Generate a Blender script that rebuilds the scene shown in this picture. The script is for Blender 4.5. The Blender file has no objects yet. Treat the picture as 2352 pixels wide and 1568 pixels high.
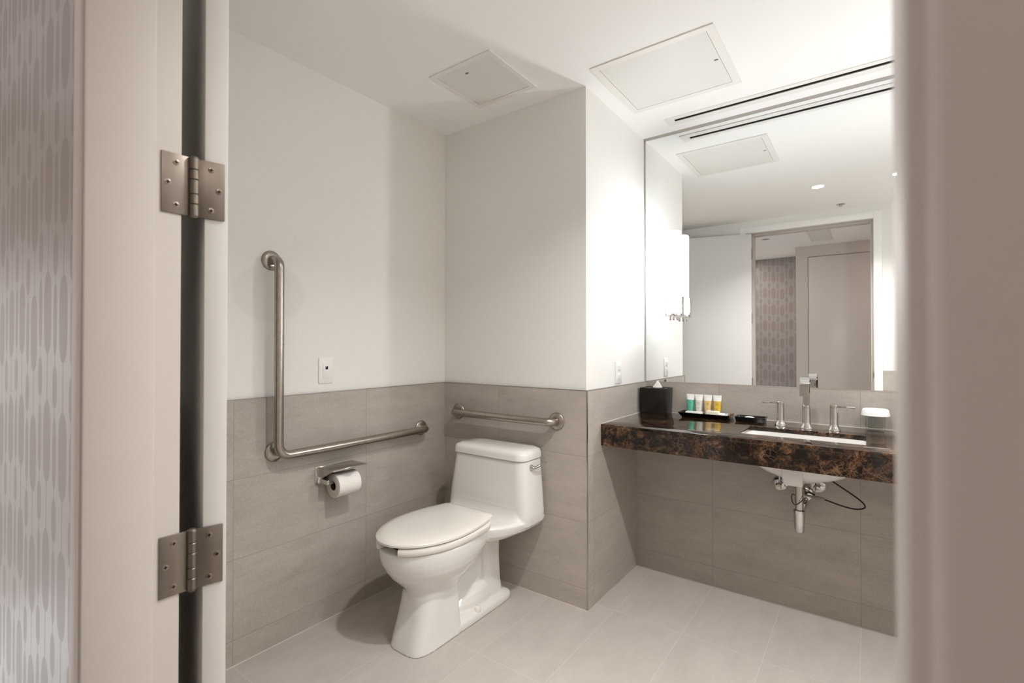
import bpy, bmesh, math
from mathutils import Vector, Matrix
PI = math.pi
sc = bpy.context.scene
COL = sc.collection
R = math.radians

# ------------------------------------------------------------------ materials
def N(nt, typ, **kw):
    n = nt.nodes.new(typ)
    for k, v in kw.items():
        if k in ('operation', 'blend_type', 'data_type', 'noise_dimensions', 'feature', 'distance', 'clamp', 'interpolation_type'):
            setattr(n, k, v)
        else:
            n.inputs[k].default_value = v
    return n

def mat(name, col, rough=.5, metal=0., spec=.5, emit=None, es=0., trans=0., ior=1.45, coat=0., sss=0.):
    m = bpy.data.materials.new(name); m.use_nodes = True
    b = m.node_tree.nodes['Principled BSDF']
    b.inputs['Base Color'].default_value = (*col, 1)
    b.inputs['Roughness'].default_value = rough
    b.inputs['Metallic'].default_value = metal
    b.inputs['Specular IOR Level'].default_value = spec
    b.inputs['Transmission Weight'].default_value = trans
    b.inputs['IOR'].default_value = ior
    b.inputs['Coat Weight'].default_value = coat
    if emit:
        b.inputs['Emission Color'].default_value = (*emit, 1)
        b.inputs['Emission Strength'].default_value = es
    return m

def bsdf(m): return m.node_tree.nodes['Principled BSDF']

def wnoise(m, scale, lo, hi, stretch=(1, 1, 1), detail=4., bump=0., bscale=None):
    """modulate base colour by world-space noise between two colours"""
    nt = m.node_tree; b = bsdf(m)
    g = N(nt, 'ShaderNodeNewGeometry')
    mp = N(nt, 'ShaderNodeMapping'); mp.inputs['Scale'].default_value = stretch
    nt.links.new(g.outputs['Position'], mp.inputs['Vector'])
    n = N(nt, 'ShaderNodeTexNoise', Scale=scale, Detail=detail, Roughness=.6)
    nt.links.new(mp.outputs[0], n.inputs['Vector'])
    r = N(nt, 'ShaderNodeValToRGB')
    r.color_ramp.elements[0].position = .3; r.color_ramp.elements[0].color = (*lo, 1)
    r.color_ramp.elements[1].position = .7; r.color_ramp.elements[1].color = (*hi, 1)
    nt.links.new(n.outputs['Fac'], r.inputs['Fac'])
    nt.links.new(r.outputs['Color'], b.inputs['Base Color'])
    if bump:
        n2 = N(nt, 'ShaderNodeTexNoise', Scale=bscale or scale * 6, Detail=3.)
        nt.links.new(g.outputs['Position'], n2.inputs['Vector'])
        bp = N(nt, 'ShaderNodeBump', Strength=bump, Distance=.001)
        nt.links.new(n2.outputs['Fac'], bp.inputs['Height'])
        nt.links.new(bp.outputs[0], b.inputs['Normal'])
    return m

def M2(nt, op, a, b=None):
    n = nt.nodes.new('ShaderNodeMath'); n.operation = op
    for i, v in enumerate((a, b)):
        if v is None: continue
        if isinstance(v, (int, float)): n.inputs[i].default_value = v
        else: nt.links.new(v, n.inputs[i])
    return n.outputs[0]

def tile_mat(name, ua, u0, du, va, v0, dv, ca, cb, grout, stretch, rough=.45, gw=.0014):
    m = mat(name, ca, rough, spec=.35); nt = m.node_tree; b = bsdf(m)
    g = N(nt, 'ShaderNodeNewGeometry')
    sx = N(nt, 'ShaderNodeSeparateXYZ'); nt.links.new(g.outputs['Position'], sx.inputs[0])
    def dist(ax, o, d):
        s = M2(nt, 'DIVIDE', M2(nt, 'SUBTRACT', sx.outputs[ax], o), d)
        fr = M2(nt, 'SUBTRACT', s, M2(nt, 'ROUND', s))
        return M2(nt, 'MULTIPLY', M2(nt, 'ABSOLUTE', fr), d), M2(nt, 'FLOOR', s)
    d1, i1 = dist(ua, u0, du); d2, i2 = dist(va, v0, dv)
    mask = M2(nt, 'LESS_THAN', M2(nt, 'MINIMUM', d1, d2), gw)
    # per tile offset of the stone figure
    off = N(nt, 'ShaderNodeCombineXYZ')
    nt.links.new(M2(nt, 'MULTIPLY', i1, 3.7), off.inputs[0]); nt.links.new(M2(nt, 'MULTIPLY', i2, 5.3), off.inputs[1])
    nt.links.new(M2(nt, 'MULTIPLY', M2(nt, 'ADD', i1, i2), 2.1), off.inputs[2])
    va_ = nt.nodes.new('ShaderNodeVectorMath'); va_.operation = 'ADD'
    nt.links.new(g.outputs['Position'], va_.inputs[0]); nt.links.new(off.outputs[0], va_.inputs[1])
    mp = N(nt, 'ShaderNodeMapping'); mp.inputs['Scale'].default_value = stretch
    nt.links.new(va_.outputs[0], mp.inputs['Vector'])
    n1 = N(nt, 'ShaderNodeTexNoise', Scale=8., Detail=9., Roughness=.72, Distortion=.15)
    nt.links.new(mp.outputs[0], n1.inputs['Vector'])
    n2 = N(nt, 'ShaderNodeTexNoise', Scale=120., Detail=3., Roughness=.7)
    nt.links.new(va_.outputs[0], n2.inputs['Vector'])
    mixv = M2(nt, 'ADD', M2(nt, 'MULTIPLY', n1.outputs['Fac'], .62), M2(nt, 'MULTIPLY', n2.outputs['Fac'], .38))
    r = N(nt, 'ShaderNodeValToRGB')
    r.color_ramp.elements[0].position = .36; r.color_ramp.elements[0].color = (*ca, 1)
    r.color_ramp.elements[1].position = .64; r.color_ramp.elements[1].color = (*cb, 1)
    nt.links.new(mixv, r.inputs['Fac'])
    mx = nt.nodes.new('ShaderNodeMix'); mx.data_type = 'RGBA'
    nt.links.new(mask, mx.inputs[0]); nt.links.new(r.outputs['Color'], mx.inputs[6])
    mx.inputs[7].default_value = (*grout, 1)
    nt.links.new(mx.outputs[2], b.inputs['Base Color'])
    bp = N(nt, 'ShaderNodeBump', Strength=.35, Distance=.0015); bp.invert = True
    nt.links.new(mask, bp.inputs['Height']); nt.links.new(bp.outputs[0], b.inputs['Normal'])
    return m

TA, TB = (.365, .326, .288), (.478, .432, .387)
TG = (.335, .292, .25)
ST = (1, 1, 1)
m_tile_y = tile_mat('tile_along_y', 1, .900, .622, 2, .1, .3125, TA, TB, TG, (1, .45, 1.6))
m_tile_x = tile_mat('tile_along_x', 0, -.037, .63, 2, .1, .3125, TA, TB, TG, (.45, 1, 1.6))
m_tile_t = tile_mat('tile_toilet_wall', 0, -1.608, .63, 2, .1, .3125, TA, TB, TG, (.45, 1, 1.6))
m_floor = tile_mat('tile_floor', 0, -.037, .3145, 1, .9, .63, (.435, .396, .362), (.51, .47, .432), (.55, .51, .465), (1.4, .5, 1), rough=.42)

m_paint = wnoise(mat('white_paint', (.8, .78, .74), .55, spec=.3), 1.2, (.795, .78, .75), (.815, .80, .77), bump=.05, bscale=260)
# the left wall carries a soft rounded patch, slightly darker than the rest
m_paint_left = mat('white_paint_left_wall', (.8, .78, .74), .55, spec=.3)
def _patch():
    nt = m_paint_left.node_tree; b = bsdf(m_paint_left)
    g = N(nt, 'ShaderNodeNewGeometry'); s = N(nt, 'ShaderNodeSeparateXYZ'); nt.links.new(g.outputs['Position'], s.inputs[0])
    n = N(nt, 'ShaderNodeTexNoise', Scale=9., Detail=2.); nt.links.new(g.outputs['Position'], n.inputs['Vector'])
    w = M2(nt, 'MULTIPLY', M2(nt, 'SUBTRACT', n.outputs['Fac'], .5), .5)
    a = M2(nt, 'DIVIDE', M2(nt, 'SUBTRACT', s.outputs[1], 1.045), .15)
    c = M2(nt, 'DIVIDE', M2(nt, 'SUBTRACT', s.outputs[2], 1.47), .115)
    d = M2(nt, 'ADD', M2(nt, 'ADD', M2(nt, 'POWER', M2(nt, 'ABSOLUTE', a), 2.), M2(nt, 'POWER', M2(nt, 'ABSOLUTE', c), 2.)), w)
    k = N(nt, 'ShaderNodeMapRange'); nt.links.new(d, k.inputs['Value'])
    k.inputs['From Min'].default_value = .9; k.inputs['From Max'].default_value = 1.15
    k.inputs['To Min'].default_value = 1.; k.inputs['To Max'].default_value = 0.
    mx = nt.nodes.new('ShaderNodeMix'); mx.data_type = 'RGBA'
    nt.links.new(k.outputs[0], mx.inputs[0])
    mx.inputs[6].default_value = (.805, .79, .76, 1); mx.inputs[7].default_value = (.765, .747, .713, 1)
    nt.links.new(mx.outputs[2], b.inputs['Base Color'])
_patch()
m_ceil = mat('ceiling_paint', (.88, .87, .85), .7, spec=.2)
m_trim = mat('trim_paint_dimmed', (.53, .488, .455), .5, spec=.25)  # white trim paint, darkened and warmed to stand for dim hall light
m_door = mat('door_paint', (.64, .63, .615), .35, spec=.4)
m_hallpaint = mat('hall_paint', (.60, .55, .51), .4, spec=.4)
m_panel = mat('access_panel_paint', (.74, .725, .69), .5, spec=.3)
m_panelframe = mat('access_frame_paint', (.79, .77, .735), .45, spec=.3)
m_gap = mat('shadow_gap', (.24, .22, .20), .8)
m_seam = mat('door_seam', (.07, .06, .055), .8)
m_dark = mat('dark_void', (.012, .010, .009), .9, spec=.1)
m_schluter = mat('trim_metal', (.42, .38, .34), .28, 1.)
m_caulk = mat('caulk', (.62, .57, .52), .6)
m_steel = wnoise(mat('brushed_steel', (.5, .45, .40), .3, 1.), 60, (.37, .33, .288), (.44, .395, .35), stretch=(1, 1, 1), detail=2.)
m_hinge = wnoise(mat('hinge_steel', (.42, .37, .32), .45, 1.), 30, (.20, .17, .143), (.26, .225, .193), stretch=(1, 1, .1))
m_screw = mat('screw_steel', (.30, .26, .22), .35, 1.)
m_chrome = mat('chrome', (.64, .625, .61), .05, 1.)
m_chrome_soft = mat('satin_chrome', (.55, .52, .485), .2, 1.)
m_mirror = mat('mirror_glass', (.93, .945, .94), 0.0, 1.)
m_mirror_edge = mat('mirror_edge', (.25, .25, .22), .3, .6)
m_porc = mat('porcelain', (.72, .705, .68), .1, spec=.5, coat=.3)
m_seat = mat('seat_plastic', (.72, .69, .645), .22, spec=.5)
m_white = mat('white_plastic', (.82, .81, .785), .35)
m_navy = mat('navy_lens', (.008, .012, .06), .2)
m_slot = mat('socket_slot', (.22, .21, .20), .5)
m_black = mat('black_lacquer', (.010, .008, .007), .15, spec=.4)
m_blackp = mat('black_plastic', (.008, .007, .007), .2)
m_cable = mat('black_rubber', (.012, .010, .009), .5)
m_paper = wnoise(mat('tissue_paper', (.82, .79, .75), .9, spec=.1), 300, (.80, .77, .73), (.86, .83, .79), bump=.3, bscale=500)
m_paper_side = wnoise(mat('tissue_roll_side', (.62, .57, .5), .95, spec=.1), 220, (.56, .51, .45), (.66, .61, .55), bump=.3, bscale=400)
m_card = mat('cardboard_core', (.10, .07, .05), .9)
m_glass = bpy.data.materials.new('clear_glass'); m_glass.use_nodes = True
def _glass():
    nt = m_glass.node_tree; nt.nodes.clear()
    out = nt.nodes.new('ShaderNodeOutputMaterial'); mx = nt.nodes.new('ShaderNodeMixShader')
    t = nt.nodes.new('ShaderNodeBsdfTransparent'); t.inputs[0].default_value = (.965, .975, .97, 1)
    gl = nt.nodes.new('ShaderNodeBsdfGlossy'); gl.inputs['Roughness'].default_value = .03
    fr = nt.nodes.new('ShaderNodeLayerWeight'); fr.inputs['Blend'].default_value = .22
    nt.links.new(M2(nt, 'MULTIPLY', fr.outputs['Fresnel'], .4), mx.inputs[0]); nt.links.new(t.outputs[0], mx.inputs[1]); nt.links.new(gl.outputs[0], mx.inputs[2]); nt.links.new(mx.outputs[0], out.inputs[0])
_glass()
m_capw = mat('white_card_lid', (.92, .915, .905), .6)
m_soap = mat('soap_wrapper', (.86, .80, .66), .45)
m_soapw = mat('white_soap', (.86, .85, .82), .4)
m_tgreen = mat('green_gel', (.10, .48, .33), .18, spec=.6)
m_tclear = mat('milky_lotion', (.68, .68, .60), .18, spec=.6)
m_tamber = mat('amber_lotion', (.72, .52, .20), .18, spec=.6)
m_tgold = mat('gold_gel', (.68, .44, .04), .18, spec=.6)
m_crimp = mat('clear_white_plastic', (.86, .86, .83), .25)
m_ink = mat('label_ink', (.12, .22, .18), .6)
m_brass = mat('dull_brass', (.45, .30, .15), .35, 1.)
m_carpet = wnoise(mat('hall_carpet', (.2, .18, .17), .95, spec=.1), 90, (.40, .385, .37), (.52, .50, .48), bump=.6)
m_tube = mat('opal_tube', (.9, .9, .88), .4, emit=(.965, .985, 1.), es=38.)
m_tube_bright = mat('opal_tube_brighter', (.9, .9, .88), .4, emit=(.965, .985, 1.), es=70.)
m_lens = mat('downlight_lens', (.9, .9, .9), .4, emit=(1., .93, .86), es=40.)

def wallpaper_mat():
    m = mat('wallpaper', (.3, .3, .3), .3, spec=.5); nt = m.node_tree; b = bsdf(m)
    g = N(nt, 'ShaderNodeNewGeometry'); s = N(nt, 'ShaderNodeSeparateXYZ'); nt.links.new(g.outputs['Position'], s.inputs[0])
    def cell(x0, dx, z0, dz):
        u = M2(nt, 'DIVIDE', M2(nt, 'SUBTRACT', s.outputs[0], x0), dx)
        col = M2(nt, 'ROUND', u)
        fx = M2(nt, 'MULTIPLY', M2(nt, 'SUBTRACT', u, col), dx)
        sh = M2(nt, 'MULTIPLY', M2(nt, 'SINE', M2(nt, 'MULTIPLY', col, 2.3)), .02)
        v = M2(nt, 'DIVIDE', M2(nt, 'ADD', M2(nt, 'SUBTRACT', s.outputs[2], z0), sh), dz)
        fz = M2(nt, 'MULTIPLY', M2(nt, 'SUBTRACT', v, M2(nt, 'ROUND', v)), dz)
        return M2(nt, 'ABSOLUTE', fx), M2(nt, 'ABSOLUTE', fz)
    def blob(fx, fz, w, h, ln):
        e = M2(nt, 'ADD', M2(nt, 'POWER', M2(nt, 'DIVIDE', fx, w), 2.), M2(nt, 'POWER', M2(nt, 'DIVIDE', fz, h), 4.))
        return M2(nt, 'MAXIMUM', M2(nt, 'LESS_THAN', e, 1.), M2(nt, 'LESS_THAN', fx, ln))
    a = blob(*cell(-1.06, .105, 1.294, .225), .026, .072, .003)
    c = blob(*cell(-1.1125, .105, 1.180, .225), .015, .036, .0022)
    d = blob(*cell(-1.1125, .105, 1.294, .225), .012, .062, .0)
    k = M2(nt, 'MAXIMUM', M2(nt, 'MAXIMUM', a, c), d)
    mx = nt.nodes.new('ShaderNodeMix'); mx.data_type = 'RGBA'
    nt.links.new(k, mx.inputs[0])
    mx.inputs[6].default_value = (.36, .335, .325, 1); mx.inputs[7].default_value = (.295, .258, .246, 1)
    nt.links.new(mx.outputs[2], b.inputs['Base Color'])
    rr = N(nt, 'ShaderNodeMapRange'); nt.links.new(k, rr.inputs['Value'])
    rr.inputs['To Min'].default_value = .34; rr.inputs['To Max'].default_value = .42
    nt.links.new(rr.outputs[0], b.inputs['Roughness'])
    return m
m_wp = wallpaper_mat()

def marble_mat():
    m = mat('brown_marble', (.06, .03, .02), .10, spec=.5, coat=.12); nt = m.node_tree; b = bsdf(m)
    g = N(nt, 'ShaderNodeNewGeometry')
    n0 = N(nt, 'ShaderNodeTexNoise', Scale=5., Detail=6., Roughness=.65)
    nt.links.new(g.outputs['Position'], n0.inputs['Vector'])
    add = nt.nodes.new('ShaderNodeVectorMath'); add.operation = 'MULTIPLY_ADD'
    nt.links.new(n0.outputs['Color'], add.inputs[0]); add.inputs[1].default_value = (.12, .12, .12)
    nt.links.new(g.outputs['Position'], add.inputs[2])
    n1 = N(nt, 'ShaderNodeTexNoise', Scale=26., Detail=11., Roughness=.76, Distortion=.5)
    nt.links.new(add.outputs[0], n1.inputs['Vector'])
    r1 = N(nt, 'ShaderNodeValToRGB'); e = r1.color_ramp.elements
    e[0].position = .40; e[0].color = (.004, .003, .002, 1)
    e[1].position = .74; e[1].color = (.27, .16, .08, 1)
    x = r1.color_ramp.elements.new(.48); x.color = (.013, .0065, .004, 1)
    x = r1.color_ramp.elements.new(.57); x.color = (.075, .037, .017, 1)
    nt.links.new(n1.outputs['Fac'], r1.inputs['Fac'])
    # fine pale veins along cell borders
    def vein(scale, w):
        v = N(nt, 'ShaderNodeTexVoronoi', feature='DISTANCE_TO_EDGE', Scale=scale)
        nt.links.new(add.outputs[0], v.inputs['Vector'])
        k = N(nt, 'ShaderNodeMapRange'); nt.links.new(v.outputs['Distance'], k.inputs['Value'])
        k.inputs['From Min'].default_value = 0.; k.inputs['From Max'].default_value = w
        k.inputs['To Min'].default_value = 1.; k.inputs['To Max'].default_value = 0.
        return k.outputs[0]
    n3 = N(nt, 'ShaderNodeTexNoise', Scale=7., Detail=3.); nt.links.new(g.outputs['Position'], n3.inputs['Vector'])
    br = N(nt, 'ShaderNodeMapRange'); nt.links.new(n3.outputs['Fac'], br.inputs['Value'])
    br.inputs['From Min'].default_value = .45; br.inputs['From Max'].default_value = .68
    k = M2(nt, 'MULTIPLY', M2(nt, 'MAXIMUM', M2(nt, 'MULTIPLY', vein(10., .016), .75), M2(nt, 'MULTIPLY', vein(34., .06), .5)), br.outputs[0])
    mx = nt.nodes.new('ShaderNodeMix'); mx.data_type = 'RGBA'
    nt.links.new(k, mx.inputs[0]); nt.links.new(r1.outputs['Color'], mx.inputs[6])
    mx.inputs[7].default_value = (.24, .15, .08, 1)
    n4 = N(nt, 'ShaderNodeTexNoise', Scale=4.5, Detail=4., Roughness=.6); nt.links.new(add.outputs[0], n4.inputs['Vector'])
    lo = N(nt, 'ShaderNodeMapRange'); nt.links.new(n4.outputs['Fac'], lo.inputs['Value'])
    lo.inputs['From Min'].default_value = .36; lo.inputs['From Max'].default_value = .64; lo.inputs['To Min'].default_value = .25; lo.inputs['To Max'].default_value = 1.45
    sc4 = nt.nodes.new('ShaderNodeVectorMath'); sc4.operation = 'SCALE'
    nt.links.new(mx.outputs[2], sc4.inputs[0]); nt.links.new(lo.outputs[0], sc4.inputs['Scale'])
    nt.links.new(sc4.outputs[0], b.inputs['Base Color'])
    return m
m_marble = marble_mat()

# ------------------------------------------------------------------ mesh helpers
def B(): return bmesh.new()

def box(bm, x0, x1, y0, y1, z0, z1, bev=0., seg=2):
    r = bmesh.ops.create_cube(bm, size=1.)
    vs = r['verts']
    for v in vs:
        v.co = Vector(((x0 + x1) / 2 + v.co.x * (x1 - x0), (y0 + y1) / 2 + v.co.y * (y1 - y0), (z0 + z1) / 2 + v.co.z * (z1 - z0)))
    if bev:
        es = list({e for v in vs for e in v.link_edges})
        bmesh.ops.bevel(bm, geom=es, offset=bev, segments=seg, profile=.5, affect='EDGES')
    return bm

def loft(bm, rings, cap0=True, cap1=True, closed=True):
    rv = [[bm.verts.new(p) for p in ring] for ring in rings]
    n = len(rv[0])
    for a, b in zip(rv[:-1], rv[1:]):
        for i in range(n if closed else n - 1):
            j = (i + 1) % n
            bm.faces.new((a[i], a[j], b[j], b[i]))
    if cap0: bm.faces.new(list(reversed(rv[0])))
    if cap1: bm.faces.new(rv[-1])
    return rv

def frame_of(d):
    d = d.normalized()
    up = Vector((0, 0, 1)) if abs(d.z) < .9 else Vector((0, 1, 0))
    a = d.cross(up).normalized(); b = d.cross(a).normalized()
    return a, b

def tube(bm, pts, r, n=16, caps=True):
    pts = [Vector(p) for p in pts]
    rs = r if isinstance(r, (list, tuple)) else [r] * len(pts)
    rings = []; a = None
    for i, p in enumerate(pts):
        if i == 0: d = pts[1] - p
        elif i == len(pts) - 1: d = p - pts[i - 1]
        else: d = (pts[i + 1] - p).normalized() + (p - pts[i - 1]).normalized()
        d.normalize()
        if a is None: a, b = frame_of(d)
        else:
            a = (a - d * a.dot(d)).normalized(); b = d.cross(a)
        rings.append([p + (a * math.cos(2 * PI * k / n) + b * math.sin(2 * PI * k / n)) * rs[i] for k in range(n)])
    loft(bm, rings, caps, caps)

def arc(c, u, v, r, a0, a1, n=8):
    c, u, v = Vector(c), Vector(u), Vector(v)
    return [c + (u * math.cos(a0 + (a1 - a0) * i / n) + v * math.sin(a0 + (a1 - a0) * i / n)) * r for i in range(n + 1)]

def lathe(bm, c, axis, prof, n=32, cap0=True, cap1=True):
    """prof: (distance along axis, radius)"""
    c = Vector(c); d = Vector(axis).normalized(); a, b = frame_of(d)
    rings = [[c + d * t + (a * math.cos(2 * PI * k / n) + b * math.sin(2 * PI * k / n)) * max(r, 1e-5) for k in range(n)] for t, r in prof]
    loft(bm, rings, cap0, cap1)

def obj(name, bm, m, parent=None, smooth=None, label=None):
    me = bpy.data.meshes.new(name)
    bmesh.ops.recalc_face_normals(bm, faces=bm.faces)
    if smooth is not None:
        for f in bm.faces: f.smooth = True
        if smooth < 180:
            lim = R(smooth)
            for e in bm.edges:
                if len(e.link_faces) == 2 and e.calc_face_angle(0.) > lim: e.smooth = False
    o = bpy.data.objects.new(name, me)
    root = Vector((0, 0, 0))
    if parent is not None:
        o.parent = parent
        root = ORG[parent.name]
    if root.length: bmesh.ops.translate(bm, verts=bm.verts, vec=-root)
    bm.to_mesh(me); bm.free()
    if isinstance(m, (list, tuple)):
        for x in m: me.materials.append(x)
    else: me.materials.append(m)
    COL.objects.link(o)
    ORG[o.name] = root
    if label: o['label'] = label
    return o
ORG = {}

def thing(name, label, cat, loc, group=None):
    o = bpy.data.objects.new(name, None); o.location = loc; o.empty_display_size = .05
    COL.objects.link(o); ORG[o.name] = Vector(loc)
    o['label'] = label; o['category'] = cat; o['kind'] = 'thing'
    if group: o['group'] = group
    return o

def tag(o, label, cat, group=None):
    o['label'] = label; o['category'] = cat; o['kind'] = 'thing'
    if group: o['group'] = group
    return o

def struct(name, bm, m, label=None, cat=None, smooth=None):
    o = obj(name, bm, m, smooth=smooth); o['kind'] = 'structure'
    o['label'] = label or name.replace('_', ' '); o['category'] = cat or name.split('_')[0]
    return o

# ------------------------------------------------------------------ dimensions
XL, YT, XC, YM, YB, ZC = -2.02, 2.085, -1.09, 2.834, 2.684, 2.494
XR = .605                       # right end of the vanity niche
XW2 = 1.55                      # right wall of the room
ZT = 1.037
TT = .010                       # tile thickness
YF0, YF1 = .212, .337           # doorway wall: hall face, bathroom face
JL, JR = -.946, .0254           # hinge-side and latch-side rabbet faces
ZH = 2.365                      # underside of the door head

# ------------------------------------------------------------------ setting
b = B(); box(b, XL - .1, XW2 + .1, YF0, YM + .12, -.06, 0); struct('floor', b, m_floor, 'beige stone tile floor of the bathroom', 'floor')
b = B(); box(b, -3.4, 2.4, -2.1, YF0, -.06, 0); struct('floor_hall', b, m_carpet, 'carpeted hallway floor outside the bathroom', 'floor')
b = B(); box(b, XL - .1, XW2 + .1, YF1, YM + .12, ZC, ZC + .06); struct('ceiling', b, m_ceil, 'flat white bathroom ceiling', 'ceiling')
b = B(); box(b, -3.4, 2.4, -2.1, YF0, 2.45, 2.51); struct('ceiling_hall', b, m_ceil, 'flat white hallway ceiling outside the bathroom', 'ceiling')

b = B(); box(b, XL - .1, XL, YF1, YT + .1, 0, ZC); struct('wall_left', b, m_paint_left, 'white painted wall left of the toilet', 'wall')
b = B(); box(b, XL, XC, YT, YM + .12, 0, ZC); struct('wall_back', b, m_paint, 'white painted block of wall behind the toilet, its right side facing the vanity', 'wall')
b = B(); box(b, XC, XW2 + .1, YM + .006, YM + .12, 0, ZC); struct('wall_vanity', b, m_paint, 'white painted wall behind the mirror', 'wall')
b = B(); box(b, XR, XR + .1, 2.16, YM + .006, 0, ZC); struct('wall_right', b, m_paint, 'white painted wall at the right end of the vanity', 'wall')
b = B(); box(b, XW2, XW2 + .1, YF1, YM + .006, 0, ZC); struct('wall_right_end', b, m_paint, 'white painted right end wall of the bathroom', 'wall')
b = B(); box(b, XL - .1, JL - .03, YF0, YF1, 0, ZC); box(b, JR + .03, XW2 + .1, YF0, YF1, 0, ZC); box(b, JL - .03, JR + .03, YF0, YF1, ZH + .03, ZC)
struct('wall_front', b, m_paint, 'white painted wall around the bathroom doorway', 'wall')

# tile wainscot
def wains(name, m, *a, label=None):
    b = B(); box(b, *a); return struct(name, b, m, label, 'wall tile')
wains('wall_left_tile', m_tile_y, XL, XL + TT, YF1, YT, 0, ZT, label='beige stone tile wainscot on the left wall')
wains('wall_back_tile', m_tile_t, XL + TT, XC + TT, YT - TT, YT, 0, ZT, label='beige stone tile wainscot behind the toilet')
wains('wall_return_tile', m_tile_y, XC, XC + TT, YT, YM + .006, 0, ZT, label='beige stone tile wainscot on the short wall left of the vanity')
b = B(); box(b, XC + TT, XR, YB, YM + .006, 0, .757); struct('wall_vanity_tile', b, m_tile_x, 'beige stone tiled wall under the marble counter', 'wall tile')
b = B(); box(b, XC + TT, XR, YM - .006, YM + .006, .757, 1.043); struct('wall_backsplash_tile', b, m_tile_x, 'beige stone tile backsplash between counter and mirror', 'wall tile')
wains('wall_front_tile_right', m_tile_x, JR + .067, XW2, YF1, YF1 + TT, 0, ZT, label='beige stone tile wainscot right of the doorway')
wains('wall_front_tile_left', m_tile_x, XL + TT, JL - .095, YF1, YF1 + TT, 0, ZT, label='beige stone tile wainscot behind the open door')
# metal edge strips
def strip(name, *a, m=m_schluter, label):
    b = B(); box(b, *a); struct(name, b, m, label, 'trim')
e = .002
strip('trim_1', XL, XL + TT + .001, YF1, YT, ZT, ZT + e, label='thin metal edge strip on top of the left wall tiles')
strip('trim_2', XL + TT, XC + TT + .001, YT - TT - .001, YT, ZT, ZT + e, label='thin metal edge strip on top of the tiles behind the toilet')
strip('trim_3', XC, XC + TT + .001, YT, YM - .006, ZT, ZT + e, label='thin metal edge strip on top of the tiles beside the vanity')
strip('trim_4', XC + TT - .003, XC + TT + .0015, YT - TT - .0015, YT - TT + .005, .004, ZT, m=m_chrome_soft, label='metal strip up the outside tile corner right of the toilet')
strip('trim_5', XL + TT, XL + TT + .004, YF1, YT - TT, 0, .003, m=m_caulk, label='caulk line at the foot of the left wall')
strip('trim_6', XL + TT, XC + TT + .004, YT - TT - .004, YT - TT, 0, .003, m=m_caulk, label='caulk line at the foot of the wall behind the toilet')
strip('trim_7', XC + TT, XC + TT + .003, 2.222, YM - .006, .8635, .8665, m=m_caulk, label='caulk line where the counter meets the side wall')
strip('trim_8', XC + TT, XR, YM - .010, YM - .006, .8635, .8665, m=m_caulk, label='caulk line where the counter meets the backsplash')
strip('trim_9', XC + .005, XR, YM - .006, YM + .006, 2.4765, ZC, m=mat('channel_metal', (.46, .43, .39), .45, .8), label='narrow metal channel along the top of the mirror')

# doorway: jamb boards, stops, casings
YJ0 = .2053
YS = .2945                      # end of the stop, start of the rabbet
XSL, XSR = -.930, .0094
bv = .0022
b = B()
box(b, JL - .03, JL, YJ0, YF1, 0, ZH + .03, bv); box(b, JL - .004, XSL, YJ0, YS, 0, ZH, bv)
struct('trim_10', b, m_trim, 'painted left jamb of the doorway with its stop', 'door frame', smooth=35)
b = B()
box(b, JR, JR + .03, YJ0, YF1, 0, ZH + .03, bv); box(b, XSR, JR + .004, YJ0, YS, 0, ZH, bv)
struct('trim_11', b, m_trim, 'painted right jamb of the doorway with its stop', 'door frame', smooth=35)
b = B()
box(b, JL, JR, YJ0, YF1, ZH, ZH + .03, bv); box(b, XSL, XSR, YJ0, YS, ZH - .016, ZH + .002, bv)
struct('trim_12', b, m_trim, 'painted head of the doorway', 'door frame', smooth=35)
b = B(); box(b, -.967, XSL - .006, .200, YF0 + .004, 0, ZH + .05, .0025); struct('trim_13', b, m_trim, 'painted left casing of the doorway on the hall side', 'door frame', smooth=35)
b = B(); box(b, XSR + .006, .078, .200, YF0 + .004, 0, ZH + .05, .005, 3); struct('trim_14', b, m_trim, 'painted right casing of the doorway on the hall side', 'door frame', smooth=35)
m_trimin = mat('trim_paint_lit', (.87, .86, .84), .35, spec=.4)  # the same trim paint in its lighter tone, as lit in the bathroom
b = B()
box(b, JR + .006, JR + .066, YF1 - .001, YF1 + .014, 0, ZH + .066, .003)
box(b, JL - .105, JL - .048, YF1 - .001, YF1 + .014, 0, ZH + .066, .003)
box(b, JL - .050, JR + .006, YF1 - .001, YF1 + .014, ZH + .006, ZH + .066, .003)
struct('trim_15', b, m_trimin, 'white casing around the doorway on the bathroom side', 'door frame', smooth=35)

# the open door, hinged on the left jamb and swung back 165 degrees
PIV = Vector((-.945, .354, 0)); ANG = R(165)
RM = Matrix.Translation(PIV) @ Matrix.Rotation(ANG, 4, 'Z')
def swing(bm):
    bmesh.ops.transform(bm, matrix=RM, verts=bm.verts); return bm
b = B(); box(b, .002, .962, -.053, -.017, .012, 2.352, .0015); swing(b)
d1 = struct('door_1', b, m_door, 'white flush bathroom door standing open against the left wall', 'door', smooth=35)
b = B(); lathe(b, (.90, -.017, 1.0), (0, 1, 0), [(0, .026), (.008, .026), (.010, .012), (.045, .011)]); tube(b, [(.90, .030, 1.0), (.86, .032, 1.0), (.785, .032, 1.0)], .009); swing(b)
obj('door_handle', b, m_chrome_soft, d1, 40)

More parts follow.
